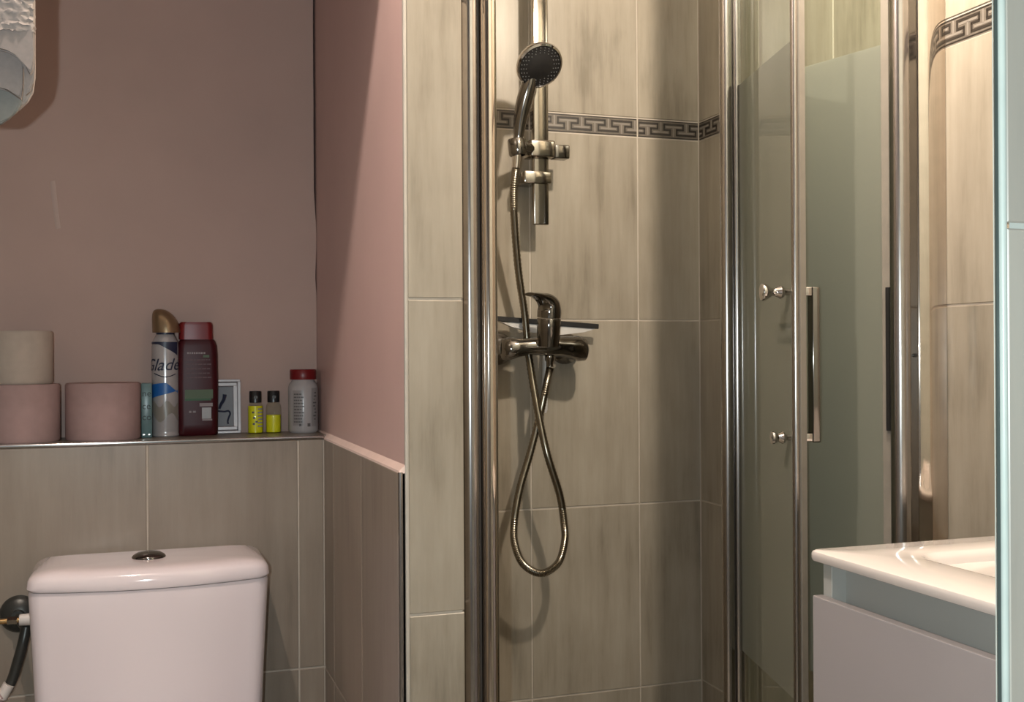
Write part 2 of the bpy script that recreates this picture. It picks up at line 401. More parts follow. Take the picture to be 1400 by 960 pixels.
tiling(dv, [(-YT, -1.8558), (-1.8558, -1.6114), (-1.6114, -YP - 0.0035)], [(0.1436, 0.5456), (0.5456, 0.9497)], lambda s, z, p: (XS - p, -s, z), -math.pi / 2, M['tile_grey'])
bm = NB(); add_box(bm, XA - 0.0002, XA + 0.0036, YP - 0.0006, YP + 0.006, 0.0, CEIL, 0.001, 2); obj('corner_bead', bm, plain('white_bead', (0.42, 0.38, 0.33), 0.5), dv)
bm = NB(); add_lathe(bm, [(0.0032, 0), (0.0032, 0.949)], (XS + 0.0025, YP + 0.0016, 0.0), n=16); obj('edge_trim', bm, M['alu'], dv, True)
bm = NB(); add_box(bm, XS + 0.0055, XA + 0.0002, YP + 0.0040, YP + 0.02, 0, 0.948); obj('chamfer_shade', bm, M['dark_gap'], dv)  # dark strip standing for the shade in the chamfer beside the trim
bm = NB(); add_prism(bm, [(XS + 0.0005, 0.9475), (XA + 0.002, 0.9475), (XA + 0.002, 0.9600), (XA - 0.001, 0.9570), (XS + 0.001, 0.9508)], 'y', YP + 0.001, YW); obj('lit_caulk_bead', bm, M['lit_caulk'], dv)  # ledge trim bead, its pale pink holding the glow from above

# half wall behind the toilet with its ledge
hw = struct(slab('wall_ledge', XL, XS + 0.004, YT + D, YW, 0, 0.947, M['grout']))
c1 = 0.0146
tiling(hw, [(XL, c1 - 2 * TW), (c1 - 2 * TW, c1 - TW), (c1 - TW, c1), (c1, c1 + TW), (c1 + TW, XS)], [(0.0, 0.1436), (0.1436, 0.5456), (0.5456, 0.9497)], lambda s, z, p: (s, YT - p, z), 0, M['tile_grey'])
bm = NB(); add_box(bm, XL, XA, YT + 0.006, YW, 0.945, 0.955); obj('ledge_top', bm, plain('dark_ledge', (0.20, 0.165, 0.13), 0.35), hw)
bm = NB(); add_box(bm, XL, XS + 0.001, YT - 0.0015, YT + 0.007, 0.9485, 0.9550, 0.0018, 3); obj('edge_trim', bm, M['alu'], hw, True)

# unseen soffit over the toilet, added so its front edge shades the niche
struct(slab('shade_soffit', XL, XA, 1.31, YW, 1.86, CEIL, M['pink_shaded']))

# tiled jamb beside the camera, with its bright corner trim
JX, JY = 0.4504, 0.488
bm = NB(); add_prism(bm, [(JX + 0.008, JY + D), (XR + D, JY + D), (XR + D, JY + 0.07), (JX + 0.110, JY + 0.07)], 'z', 0, CEIL)
jb = struct(obj('wall_jamb', bm, M['grout_pale']))
tiling(jb, [(JX + 0.0038, JX + 0.0038 + TW), (JX + 0.0038 + TW, JX + 0.0038 + 2 * TW), (JX + 0.0038 + 2 * TW, XR)], rows_p + [(Z1 - 2 * TH - TH + 0.04, Z1 - 2 * TH)], lambda s, z, p: (s, JY - p, z), 0, M['tile_pale'])
bm = NB(); add_prism(bm, arc(JX + 0.0044, JY + 0.0022, 0.0022, 160, 300, 10) + [(JX + 0.0062, JY + 0.003), (JX + 0.006, JY + 0.008), (JX + 0.003, JY + 0.008)], 'z', 0, CEIL)
obj('corner_trim', bm, plain('pale_trim', (0.46, 0.52, 0.48), 0.18, 0, 0.6), jb, True)
bm = NB(); add_prism(bm, [(JX - 0.0002, JY + 0.0030), (JX + 0.0040, JY + 0.0030), (JX + 0.008, JY + 0.0085), (JX + 0.004, JY + 0.0085)], 'z', 0, CEIL); obj('trim_shadow', bm, plain('trim_shadow', (0.05, 0.065, 0.06), 0.3), jb)  # dark strip drawn as the shadow line of the corner trim

# ------------------------------------------------------------------ toilet
t = thing('toilet', 'white ceramic toilet cistern with domed lid and chrome push button below the tiled ledge', 'toilet', (0.02, 1.84, 0))
CX = 0.0195
def dplan(hw_, y0, y1, bow, r, n=14):
    """rounded plan: bowed front, square back, front to smaller y"""
    out = []
    for i in range(n + 1):
        s = -1 + 2 * i / n
        x = CX + s * (hw_ - r)
        out.append((x, y0 + bow * s * s * ((hw_ - r) / hw_) ** 2))
    yc = y0 + bow * ((hw_ - r) / hw_) ** 2
    right = [(CX + hw_ - r + r * math.sin(a), yc + r * (1 - math.cos(a))) for a in [math.radians(d) for d in (22, 45, 67, 90)]]
    br = [(CX + hw_, y1 - 0.008), (CX + hw_ - 0.008, y1)]
    bl = [(CX - hw_ + 0.008, y1), (CX - hw_, y1 - 0.008)]
    left = [(CX - hw_ + r - r * math.sin(a), yc + r * (1 - math.cos(a))) for a in [math.radians(d) for d in (90, 67, 45, 22)]]
    return out + right + br + bl + left
def ringz(pl, z): return [(x, y, z) for x, y in pl]
YCB = 1.945
bm = NB()
secs = [(0.150, 0.385, .05), (0.158, 0.40, .035), (0.1675, 0.50, .030), (0.1715, 0.60, .028), (0.1765, 0.70, .028), (0.1785, 0.7385, .028), (0.1775, 0.7425, .028)]
loft(bm, [ringz(dplan(h, 1.762 + (0.1785 - h) * 0.4, YCB, 0.034, r), z) for h, z, r in secs])
part('tank', bm, M['ceramic'], t, True)
bm = NB(); rings = []
for k in range(11):
    a = math.radians(90 * (k / 10) ** 0.75)
    sc = math.cos(a) ** 0.22 if k < 10 else 0.05
    z = 0.7455 + 0.0015 + 0.0285 * math.sin(a) ** 0.72
    if k == 0: rings.append(ringz(dplan(0.178, 1.7595, YCB, 0.034, .03), 0.7440))
    hw_ = 0.1805 * sc
    yf = 1.758 + (1 - sc) * 0.105; yb = YCB + 0.002 - (1 - sc) * 0.075
    rings.append([(CX + (x - CX) * 1.0, y, z) for x, y in [(CX + (px - CX) * sc, yf + (py - 1.758) / (YCB + 0.002 - 1.758) * (yb - yf)) for px, py in dplan(0.1805, 1.758, YCB + 0.002, 0.034, .03)]])
loft(bm, rings)
part('lid', bm, M['ceramic'], t, True)
bm = NB(); add_lathe(bm, [(0.026, 0), (0.026, 0.0025), (0.024, 0.005), (0.018, 0.0085), (0.009, 0.0105), (0.001, 0.011)], (CX - 0.004, 1.858, 0.7745), n=32)
b = part('push_button', bm, M['dark_chrome'], t, True); b['label'] = 'dark chrome push button'
# bowl below the frame
bm = NB()
def oval(cx, cy, rx, ry, z, n=32): return [(cx + rx * math.cos(2 * math.pi * i / n), cy + ry * math.sin(2 * math.pi * i / n), z) for i in range(n)]
loft(bm, [oval(CX, 1.70, .10, .22, 0.0), oval(CX, 1.70, .10, .21, .05), oval(CX, 1.68, .09, .20, .18), oval(CX, 1.62, .14, .24, .30), oval(CX, 1.60, .18, .27, .385), oval(CX, 1.60, .185, .275, .40)])
part('bowl', bm, M['ceramic'], t, True)
bm = NB(); add_box(bm, CX - .15, CX + .15, 1.74, 1.94, 0.33, 0.386, .02, 3); part('cistern_deck', bm, M['ceramic'], t, True)
bm = NB(); loft(bm, [oval(CX, 1.585, .188, .25, .401), oval(CX, 1.585, .192, .255, .41), oval(CX, 1.585, .19, .25, .425), oval(CX, 1.585, .17, .22, .43)]); part('seat', bm, M['ceramic'], t, True)

# water inlet beside the cistern
v = thing('water_inlet', 'brass inlet pipe and dark flexible hose at the left side of the cistern', 'valve', (-0.20, 1.88, 0.69))
bm = NB(); add_tube(bm, [(-0.158, 1.86, 0.690), (-0.175, 1.86, 0.690)], [0.0095, 0.0085], 14); n_ = part('nut', bm, M['plastic_white'], v, True)
bm = NB(); add_tube(bm, [(-0.172, 1.86, 0.690), (-0.26, 1.865, 0.688)], 0.0042, 12); part('pipe', bm, M['brass'], v, True)
bm = NB(); add_tube(bm, [(-0.178, 1.86, 0.690), (-0.192, 1.861, 0.690)], 0.0065, 6); part('compression_nut', bm, M['dark_chrome'], v, True)
bm = NB(); add_lathe(bm, [(0.030, 0), (0.030, 0.004), (0.024, 0.012), (0.010, 0.016), (0.010, 0.03)], (-0.184, YT, 0.680), (0, -1, 0), 28); part('escutcheon', bm, M['hose_dark'], v, True)
bm = NB(); add_tube(bm, smooth_path([(-0.168, 1.885, 0.672), (-0.172, 1.88, 0.650), (-0.180, 1.88, 0.620), (-0.187, 1.88, 0.596), (-0.196, 1.88, 0.576)], 6), 0.0082, 12); part('flexible_hose', bm, M['hose_dark'], v, True)
bm = NB(); add_tube(bm, [(-0.192, 1.875, 0.588), (-0.203, 1.875, 0.568)], 0.0088, 10); part('hose_ferrule', bm, M['plastic_white'], v, True)
bm = NB(); add_tube(bm, [(-0.20, 1.876, 0.572), (-0.225, 1.878, 0.560)], 0.010, 12); part('valve_handle', bm, M['pinkpaper'], v, True)
bm = NB(); add_tube(bm, [(-0.188, 1.955, 0.680), (-0.176, 1.90, 0.678), (-0.168, 1.885, 0.672)], 0.008, 10); part('stop_valve', bm, M['hose_dark'], v, True)

# ------------------------------------------------------------------ things on the ledge
ZL = 0.955
def roll(name, x, y, z0, r, h, mat, label, group):
    t = thing(name, label, 'toilet roll', (x, y, z0), group)
    bm = NB(); add_lathe(bm, [(0.021, h - 0.0015), (r - 0.0025, h), (r, h - 0.003), (r, 0.003), (r - 0.0025, 0.0), (0.021, 0.0015)], (x, y, z0), n=48, cap0=False, cap1=False)
    part('paper', bm, mat, t, True)
    bm = NB(); add_lathe(bm, [(0.0195, 0.001), (0.021, 0.001), (0.021, h - 0.001), (0.0195, h - 0.001), (0.0195, 0.001)], (x, y, z0), n=24, cap0=False, cap1=False)
    part('core', bm, M['card'], t, True)
    return t
roll('toilet_roll', -0.183, 2.018, ZL, 0.0585, 0.0965, M['pinkpaper'], 'pink toilet roll at the left end of the ledge, under the cream roll', 'toilet rolls on the ledge')
roll('toilet_roll', -0.0565, 2.0195, ZL, 0.0610, 0.0970, M['pinkpaper'], 'pink toilet roll standing alone with nothing on top, beside the teal box', 'toilet rolls on the ledge')
roll('toilet_roll', -0.187, 2.016, ZL + 0.0968, 0.0515, 0.0885, M['creampaper'], 'cream toilet roll stacked on top of a pink one', 'toilet rolls on the ledge')

t = thing('soap_box', 'small teal box with dark lettering squeezed between pink roll and spray can', 'box', (0.0135, 2.035, ZL))
bm = NB(); add_box(bm, 0.0055, 0.0235, 2.018, 2.05, ZL, 1.050, 0.0015, 2); part('box_body', bm, M['teal'], t, True)
for s, z in (('ne', 1.027), ('ce', 1.005), ('co', 0.986)):
    text_mesh('lettering', s, 0.016, M['teal_ink'], t, lambda x, y, d, z=z: Vector((0.0068 + x, 2.0178 - d * 0.5, z + y)))
bm = NB()
for xx in (0.0075, 0.0165):
    add_box(bm, xx, xx + 0.004, 2.0165, 2.0182, ZL + 0.004, ZL + 0.0075, 0.0006, 1)
part('glint_blocks', bm, M['glint_metal'], t)  # bright metal blocks standing for glints along the bottom of the box

# spray can
cx, cy, r = 0.0465, 2.045, 0.0235
t = thing('spray_can', 'white air freshener spray can with slanted gold cap behind the red bottle', 'spray can', (cx, cy, ZL))
bm = NB(); add_lathe(bm, [(r - .002, 0), (r, 0.002), (r, 0.004), (r - 0.001, 0.006), (r - .0005, 0.010), (r - .0005, 0.158), (r - 0.002, 0.168), (r - 0.007, 0.178), (r - 0.009, 0.182)], (cx, cy, ZL), n=40); part('can_body', bm, M['can_white'], t, True)
bm = NB(); add_lathe(bm, [(0.0155, 0.179), (0.0155, 0.186)], (cx, cy, ZL), n=24); part('collar', bm, M['navy'], t, True)
# cap: half dome cut on a slant, higher at the left
bm = NB(); rings = []
for k in range(9):
    a = math.radians(k / 8 * 90); rr = 0.0245 * math.cos(a) ** 0.75 if k < 8 else 0.001
    ring = []
    for i in range(32):
        q = 2 * math.pi * i / 32; x = rr * math.cos(q); y = rr * math.sin(q)
        z = 0.1835 + 0.042 * math.sin(a) ** 1.1 - (x / 0.0245) * 0.000 
        ring.append((cx + 0.0025 + x - 0.012 * math.sin(a) ** 2, cy + y, ZL + z))
    rings.append(ring)
loft(bm, rings); part('cap', bm, M['gold'], t, True)
def on_can(s, zz, d=0.0004, ph0=0.0, rr=r):
    a = -math.pi / 2 + (s / rr) + ph0
    return Vector((cx + (rr + d) * math.cos(a), cy + (rr + d) * math.sin(a), ZL + zz))
text_mesh('lettering', 'Glade', 0.030, M['navy'], t, lambda x, y, d: on_can(x - 0.045, 0.117 + y + (x - 0.034) * 0.02, 0.0003 + d), shear=0.35)
bm = NB(); add_tube(bm, [on_can(s / 1000, 0.109 - 0.0000 + 0.0035 * math.cos(s / 9) * -1, 0.0001) for s in range(-22, 19, 2)], 0.0008, 6); part('underline', bm, M['navy'], t)
def can_patch(name, mat, poly_fn, d=0.0003):
    bm = NB(); g = []
    for i in range(13):
        s = -0.032 + 0.056 * i / 12; lo, hi = poly_fn(s)
        g.append([on_can(s, lo, d), on_can(s, hi, d), on_can(s, hi, -0.001), on_can(s, lo, -0.001)])
    loft(bm, g); part(name, bm, mat, t, True)
can_patch('blue_patch', M['blue'], lambda s: (0.068 + (s + 0.03) * 0.25, 0.092 + (s + 0.03) * 0.12 - max(0, s + 0.0) * 0.9))
can_patch('flower_print', M['can_pinkgrey'], lambda s: (0.034 + 0.008 * math.sin(s * 160), 0.058 + 0.006 * math.sin(s * 230 + 1)))
can_patch('shoulder_print', M['navy'], lambda s: (0.163 - max(0, s + 0.012) * 0.55, 0.167 + 0 * s), 0.0)

# shampoo bottle
t = thing('shampoo_bottle', 'dark red flat shampoo bottle with red cap between spray can and picture', 'bottle', (0.101, 2.05, ZL))
def rr3(x0, x1, y0, y1, rad, z): return [(x, y, z) for x, y in rrect(x0, x1, y0, y1, rad)]
bm = NB()
prof = [(0.0325, 0.0, .014), (0.0350, 0.003, .0165), (0.0352, 0.02, .0165), (0.0360, 0.09, .0165), (0.0352, 0.145, .0165), (0.0340, 0.160, .016), (0.0310, 0.1685, .0155), (0.0290, 0.171, .0150)]
loft(bm, [rr3(0.101 - h, 0.101 + h, 2.05 - d, 2.05 + d, d * 0.75, ZL + z) for h, z, d in prof]); part('bottle_body', bm, M['red_dark'], t, True)
bm = NB(); loft(bm, [rr3(0.099 - h, 0.099 + h, 2.05 - .0155, 2.05 + .0155, .010, ZL + z) for h, z in ((0.0292, 0.1712), (0.0296, 0.173), (0.0290, 0.197), (0.0280, 0.2005), (0.0255, 0.2025))]); part('cap', bm, M['red_cap'], t, True)
YF = 2.0332
def patch(name, x0, x1, z0, z1, mat, parent=None, y=YF): 
    bm = NB(); add_box(bm, x0, x1, y - 0.0004, y + 0.0012, z0, z1); return part(name, bm, mat, parent or t)
patch('green_band', 0.079, 0.127, ZL + 0.066, ZL + 0.082, M['green']); patch('green_band', 0.079, 0.124, ZL + 0.0625, ZL + 0.066, M['green_dark'])
patch('label_block', 0.104, 0.1265, ZL + 0.052, ZL + 0.058, M['print']); patch('label_block', 0.108, 0.124, ZL + 0.030, ZL + 0.050, M['jar_label']); patch('label_block', 0.1085, 0.1255, ZL + 0.0265, ZL + 0.0295, M['print'])
bm = NB(); random.seed(3)
for zz in (0.134, 0.126, 0.118, 0.110, 0.1025):
    x = 0.082
    while x < 0.122:
        l = random.uniform(0.003, 0.008); add_box(bm, x, min(x + l, 0.127), YF - 0.0004, YF + 0.0012, ZL + zz, ZL + zz + 0.0022); x += l + 0.0012
part('small_print', bm, M['print_red'], t, kind='stuff')
bm = NB(); x = 0.083
for l in (0.003, 0.0022, 0.0030, 0.0024, 0.003, 0.0022, 0.004, 0.003): add_box(bm, x, x + l, YF - 0.0004, YF + 0.0012, ZL + 0.1455, ZL + 0.1485); x += l + 0.0012
part('title_print', bm, M['print'], t, kind='stuff')
patch('title_leaf', 0.1105, 0.121, ZL + 0.139, ZL + 0.1435, M['green'])
bm = NB()
for x, l in ((0.086, .004), (0.0925, .005)): add_box(bm, x, x + l, YF - 0.0004, YF + 0.0012, ZL + 0.041, ZL + 0.0445)
part('recycling_marks', bm, M['print'], t)

# small framed picture, leaning on the wall
t = thing('picture_frame', 'small silver framed bathtub picture leaning on the wall behind the red bottle', 'picture frame', (0.14, 2.07, ZL))
fr = []
RX = Matrix.Rotation(math.radians(-5), 3, 'X'); PV = Vector((0.14, 2.0735, ZL))
def fbox(bm, x0, x1, y0, y1, z0, z1, bev=0.0): add_box(bm, x0, x1, PV.y + y0, PV.y + y1, ZL + z0, ZL + z1, bev, 2, RX, PV)
FX0, FX1, FH = 0.092, 0.1785, 0.0985
def ring(name, inset, wdt, y0, mat):
    bm = NB(); a, b, c, d = FX0 + inset, FX1 - inset, inset, FH - inset
    fbox(bm, a, b, y0, 0.003, c, c + wdt, 0.0006); fbox(bm, a, b, y0, 0.003, d - wdt, d, 0.0006); fbox(bm, a, a + wdt, y0, 0.003, c + wdt, d - wdt); fbox(bm, b - wdt, b, y0, 0.003, c + wdt, d - wdt)
    part(name, bm, mat, t)
ring('outer_frame', 0.0, 0.0045, -0.0055, M['frame_silver']); ring('groove', 0.0045, 0.0016, -0.002, M['frame_groove']); ring('inner_frame', 0.0061, 0.006, -0.004, M['frame_silver']); ring('inner_lip', 0.0121, 0.0014, -0.0025, M['frame_groove'])
bm = NB(); fbox(bm, FX0 + 0.0125, FX1 - 0.0125, -0.001, 0.003, 0.0125, FH - 0.0125); part('picture', bm, M['picture'], t)
def fp(x, z): return RX @ (Vector((x, PV.y - 0.0014, ZL + z)) - PV) + PV
bm = NB()
add_tube(bm, smooth_path([fp(0.120, 0.044), fp(0.140, 0.041), fp(0.150, 0.040), fp(0.157, 0.041), fp(0.1600, 0.036), fp(0.1575, 0.029), fp(0.1555, 0.022), fp(0.1565, 0.017)], 5), 0.0016, 8)
add_tube(bm, smooth_path([fp(0.112, 0.044), fp(0.114, 0.056), fp(0.125, 0.060)], 4), 0.0016, 8)
part('tub_drawing', bm, M['navy'], t, True)
bm = NB(); add_tube(bm, smooth_path([fp(0.151, 0.071), fp(0.149, 0.062), fp(0.144, 0.053), fp(0.141, 0.045)], 5), [0.0036 - 0.0001 * i for i in range(16)], 8); part('figure_drawing', bm, M['navy'], t, True)

# two little bottles of yellow liquid
def vial(x, fill, label, lab):
    y = 2.058
    t = thing('small_bottle', label, 'bottle', (x, y, ZL), 'small yellow bottles on the ledge')
    bm = NB(); add_lathe(bm, [(0.0126, 0), (0.0138, 0.001), (0.0138, 0.045), (0.0128, 0.051), (0.0100, 0.0545), (0.0095, 0.0565)], (x, y, ZL), n=28); part('bottle_glass', bm, M['vialglass'], t, True)
    bm = NB(); add_lathe(bm, [(0.0122, 0.0012), (0.0131, 0.002), (0.0131, fill), (0.0001, fill)], (x, y, ZL), n=28); part('liquid', bm, M['yellow'], t, True)
    bm = NB(); add_lathe(bm, [(0.0104, 0.0558), (0.0110, 0.0562), (0.0110, 0.0755), (0.0100, 0.0770), (0.0001, 0.0772)], (x, y, ZL), n=24); part('cap', bm, M['black'], t, True)
    bm = NB(); add_lathe(bm, [(0.0032, -0.0078), (0.0032, -0.0072)], (x, y, ZL + 0.066), (0, 1, 0), 10); 
    for v_ in bm.verts: v_.co.y = y - 0.0109 + (v_.co.y - (y - 0.0078)) * 0.5
    part('cap_mark', bm, M['nozzle'], t)
    if lab:
        bm = NB(); random.seed(11); zz = 0.012
        while zz < 0.046:
            a0 = random.uniform(0.15, 0.3); 
            ringp = [[Vector((x + 0.0139 * math.cos(-math.pi / 2 + a), y + 0.0139 * math.sin(-math.pi / 2 + a), ZL + zz + dz)) for dz in (0, 0.0028)] + [Vector((x + 0.0134 * math.cos(-math.pi / 2 + a), y + 0.0134 * math.sin(-math.pi / 2 + a), ZL + zz + dz)) for dz in (0.0028, 0)] for a in (a0, a0 + 0.3, a0 + 0.6, a0 + 0.8)]
            loft(bm, ringp); zz += 0.0062
        part('white_print', bm, M['can_white'], t)
        bm = NB()
        for a0, z0_ in ((-0.55, 0.037), (-0.40, 0.027), (-0.45, 0.016), (-0.1, 0.020)):
            loft(bm, [[Vector((x + q * math.cos(-math.pi / 2 + a), y + q * math.sin(-math.pi / 2 + a), ZL + zq)) for q, zq in ((0.0140, z0_), (0.0140, z0_ + 0.0032), (0.0134, z0_ + 0.0032), (0.0134, z0_))] for a in (a0, a0 + 0.15, a0 + 0.3)])
        part('dark_print', bm, M['jar_ink'], t)
vial(0.2035, 0.0500, 'small glass bottle full of yellow liquid with printed label and black cap', True)
vial(0.2360, 0.0330, 'small glass bottle only part filled with yellow liquid, beside the white jar', False)

# white jar with red lid
cx2, cy2, r2 = 0.2885, 2.046, 0.0272
t = thing('pill_jar', 'white plastic jar with dark red lid in the corner of the ledge', 'jar', (cx2, cy2, ZL))
bm = NB(); add_lathe(bm, [(r2 - .003, 0), (r2 - .0005, 0.003), (r2, 0.006), (r2, 0.082), (r2 - 0.002, 0.089), (r2 - 0.006, 0.094), (0.0205, 0.096), (0.0205, 0.100)], (cx2, cy2, ZL), n=44); part('jar_body', bm, M['jar'], t, True)
bm = NB(); rib = []
for (q, d) in ((0.0235, 0.0975), (0.0240, 0.099), (0.0240, 0.114), (0.0228, 0.116), (0.0001, 0.1162)): rib.append((q, d))
add_lathe(bm, rib, (cx2, cy2, ZL), n=44); part('lid', bm, M['red_cap'], t, True)
def jarpt(s, zz, d): a = -math.pi / 2 + s / r2; return Vector((cx2 + (r2 + d) * math.cos(a), cy2 + (r2 + d) * math.sin(a), ZL + zz))
def jpatch(name, mat, items):
    bm = NB()
    for s0, s1, z0_, z1_, d in items:
        n = max(2, int(abs(s1 - s0) / 0.004) + 1)
        loft(bm, [[jarpt(s0 + (s1 - s0) * i / n, z0_, d), jarpt(s0 + (s1 - s0) * i / n, z1_, d), jarpt(s0 + (s1 - s0) * i / n, z1_, -0.0008), jarpt(s0 + (s1 - s0) * i / n, z0_, -0.0008)] for i in range(n + 1)])
    part(name, bm, mat, t, True)
jpatch('label_panel', M['jar_label'], [(-0.024, -0.004, 0.014, 0.078, 0.0002), (0.012, 0.030, 0.012, 0.082, 0.0002)])
random.seed(5); it = []
for zz in range(10):
    x = -0.021
    while x < -0.006:
        l = random.uniform(0.002, 0.005); it.append((x, x + l, 0.070 - zz * 0.0056, 0.0722 - zz * 0.0056, 0.0004)); x += l + 0.001
    it.append((0.015 + random.uniform(0, 0.004), 0.019 + random.uniform(0, 0.006), 0.072 - zz * 0.006, 0.0745 - zz * 0.006, 0.0004))
it += [(0.004, 0.0095, 0.012, 0.018, 0.0004), (-0.011, -0.007, 0.013, 0.017, 0.0004)]
jpatch('label_print', M['jar_ink'], it)

# ------------------------------------------------------------------ towel at the upper left
rl = thing('towel_rail', 'chrome towel rail on the left wall above the frame', 'towel rail', (XL, 1.215, 1.70))
bm = NB(); add_tube(bm, [(XL + 0.005, 1.215, 1.70), (-0.06, 1.215, 1.70)], 0.009, 14); part('bar', bm, M['chrome'], rl, True)
bm = NB(); add_lathe(bm, [(0.028, 0), (0.028, 0.006), (0.012, 0.012)], (XL, 1.215, 1.70), (1, 0, 0), 24); part('wall_plate', bm, M['chrome'], rl, True)
tw = thing('bath_towel', 'white terry towel with smooth woven border hanging at the upper left edge', 'towel', (-0.2, 1.21, 1.7))
def TP(u, v): return (-0.1283 + 0.00068 * u, 1.457 - 0.000746 * v)
def cloth(name, poly, y0, y1, mat, rad=0.004):
    pts = [TP(*p) for p in poly]; bm = NB()
    add_prism(bm, pts, 'y', y0, y1)
    bmesh.ops.bevel(bm, geom=[e for e in bm.edges if abs(e.verts[0].co.y - e.verts[1].co.y) < 1e-6], offset=min(rad, 0.0015), segments=2, affect='EDGES', clamp_overlap=True)
    return part(name, bm, mat, tw, False)
TOPV = -339
cloth('border_band', [(-330, 44), (-330, 80), (-40, 72), (0, 71), (12, 73), (24, 79), (34, 89), (42, 104), (45.5, 98), (47, 80), (46.5, 44)], 1.186, 1.198, M['towel_band'])
# terry part, lumpy loops on a dense surface
bm = NB(); nx, nz = 90, 120; V = {}
for i in range(nx + 1):
    for j in range(nz + 1):
        u = -330 + 377.5 * i / nx; vv = TOPV + (49 - TOPV) * j / nz
        if i == nx: u += random.uniform(-2.2, 2.2)
        if j == nz: vv += random.uniform(-2.0, 2.0)
        x, z = TP(u, vv); edge_ = min(1, (nx - i) / 4.0)
        V[i, j, 0] = bm.verts.new((x + random.uniform(-.0012, .0012), 1.188 - edge_ * 0.004 + random.uniform(-.0014, .0014), z + random.uniform(-.0012, .0012)))
        V[i, j, 1] = bm.verts.new((x, 1.200 + random.uniform(-.001, .001), z))
for i in range(nx):
    for j in range(nz):
        bm.faces.new((V[i, j, 0], V[i + 1, j, 0], V[i + 1, j + 1, 0], V[i, j + 1, 0])); bm.faces.new((V[i, j, 1], V[i, j + 1, 1], V[i + 1, j + 1, 1], V[i + 1, j, 1]))
for j in range(nz):
    for i in (0, nx): bm.faces.new((V[i, j, 0], V[i, j + 1, 0], V[i, j + 1, 1], V[i, j, 1]))
for i in range(nx):
    for j in (0, nz): bm.faces.new((V[i, j, 0], V[i, j, 1], V[i + 1, j, 1], V[i + 1, j, 0]))
part('terry_loops', bm, M['towel'], tw, True)
cloth('under_fold', [(-330, 62), (-330, 112), (-40, 114), (0, 119), (10, 123), (20, 129), (28, 134), (30, 118), (30.5, 100), (31, 84), (24, 72), (0, 64)], 1.200, 1.212, M['towel_band'])
cloth('edge_fold', [(29.5, 84), (32.5, 96), (34, 112), (34, 129), (40, 124), (45, 110), (47, 92), (47, 40), (30, 40)], 1.199, 1.206, M['towel_band'], 0.002)
cloth('inner_fold', [(-330, 100), (-330, 168), (-60, 169), (-8, 168), (0, 165), (10, 157), (20, 148), (27, 137), (27, 120), (10, 104)], 1.213, 1.222, M['towel_shaded'])
cloth('back_fold', [(-330, TOPV), (-330, 150), (0, 150), (22, 141), (34, 129), (41, 116), (44, 95), (44, 0), (44, TOPV)], 1.224, 1.236, M['towel'])
bm = NB(); add_prism(bm, arc(1.211, 1.700, 0.0250, 0, 180, 14) + arc(1.211, 1.700, 0.0130, 180, 0, 14), 'x', -0.353, -0.098)
part('top_fold', bm, M['towel'], tw, True)

# ------------------------------------------------------------------ shower fittings
t = thing('shower_rail', 'flat chrome shower riser rail with sliding bracket on the tiled back wall', 'shower rail', (0.79, YS, 1.36))
bm = NB(); add_box(bm, 0.7735, 0.8065, 2.128, 2.143, 1.3635, 2.12, 0.0025, 3); part('rail_bar', bm, M['satin'], t, True)
bm = NB(); add_box(bm, 0.7500, 0.8085, 2.118, 2.152, 1.4470, 1.4720, 0.003, 2); add_box(bm, 0.755, 0.790, 2.150, YS, 1.4490, 1.4700, 0.003, 2); part('wall_bracket', bm, M['satin'], t, True)
bm = NB(); add_box(bm, 0.775, 0.805, 2.140, YS, 2.05, 2.07, 0.003, 2); part('wall_bracket', bm, M['satin'], t, True)
sl = NB(); add_box(sl, 0.758, 0.812, 2.104, 2.152, 1.499, 1.534, 0.004, 3); sl = part('slider', sl, M['satin'], t, True)
bm = NB(); add_box(bm, 0.812, 0.845, 2.106, 2.136, 1.4985, 1.5265, 0.003, 3); part('slider_knob', bm, M['dark_chrome'], sl, True)
bm = NB(); add_tube(bm, [(0.760, 2.115, 1.515), (0.735, 2.095, 1.515)], [0.013, 0.012], 14); add_lathe(bm, [(0.0140, -0.018), (0.0165, -0.018), (0.0185, -0.015), (0.0185, 0.013), (0.0165, 0.016), (0.0145, 0.016), (0.0140, -0.018)], (0.7235, 2.087, 1.513), (-0.10, 0.03, 1), 22, False, False); part('handset_cup', bm, M['dark_chrome'], sl, True)

t = thing('hand_shower', 'round chrome hand shower with dark spray face hooked in the rail bracket', 'shower head', (0.7235, 2.087, 1.51))
n_ax = Vector((0.07, -0.767, -0.637)).normalized(); dc = Vector((0.7505, 2.03, 1.6645))
bm = NB(); add_lathe(bm, [(0.010, -0.030), (0.022, -0.028), (0.038, -0.018), (0.0465, -0.006), (0.0480, 0.000), (0.0470, 0.004), (0.0435, 0.0055), (0.0425, 0.0030)], dc, n_ax, 40); part('head_shell', bm, M['chrome'], t, True)
bm = NB(); add_lathe(bm, [(0.0424, 0.0020), (0.0424, 0.0044), (0.026, 0.0052), (0.024, 0.0062), (0.001, 0.0066)], dc, n_ax, 40); part('spray_face', bm, M['rubber'], t, True)
bm = NB(); uu = n_ax.orthogonal().normalized(); vv = n_ax.cross(uu)
for rr_, k in ((0.029, 20), (0.034, 24), (0.039, 28)):
    for i in range(k):
        a = 2 * math.pi * (i + (rr_ * 100 % 1)) / k
        add_lathe(bm, [(0.00125, 0.003), (0.0009, 0.0064)], dc + (uu * math.cos(a) + vv * math.sin(a)) * rr_, n_ax, 6)
part('nozzles', bm, M['nozzle'], t, kind='stuff')
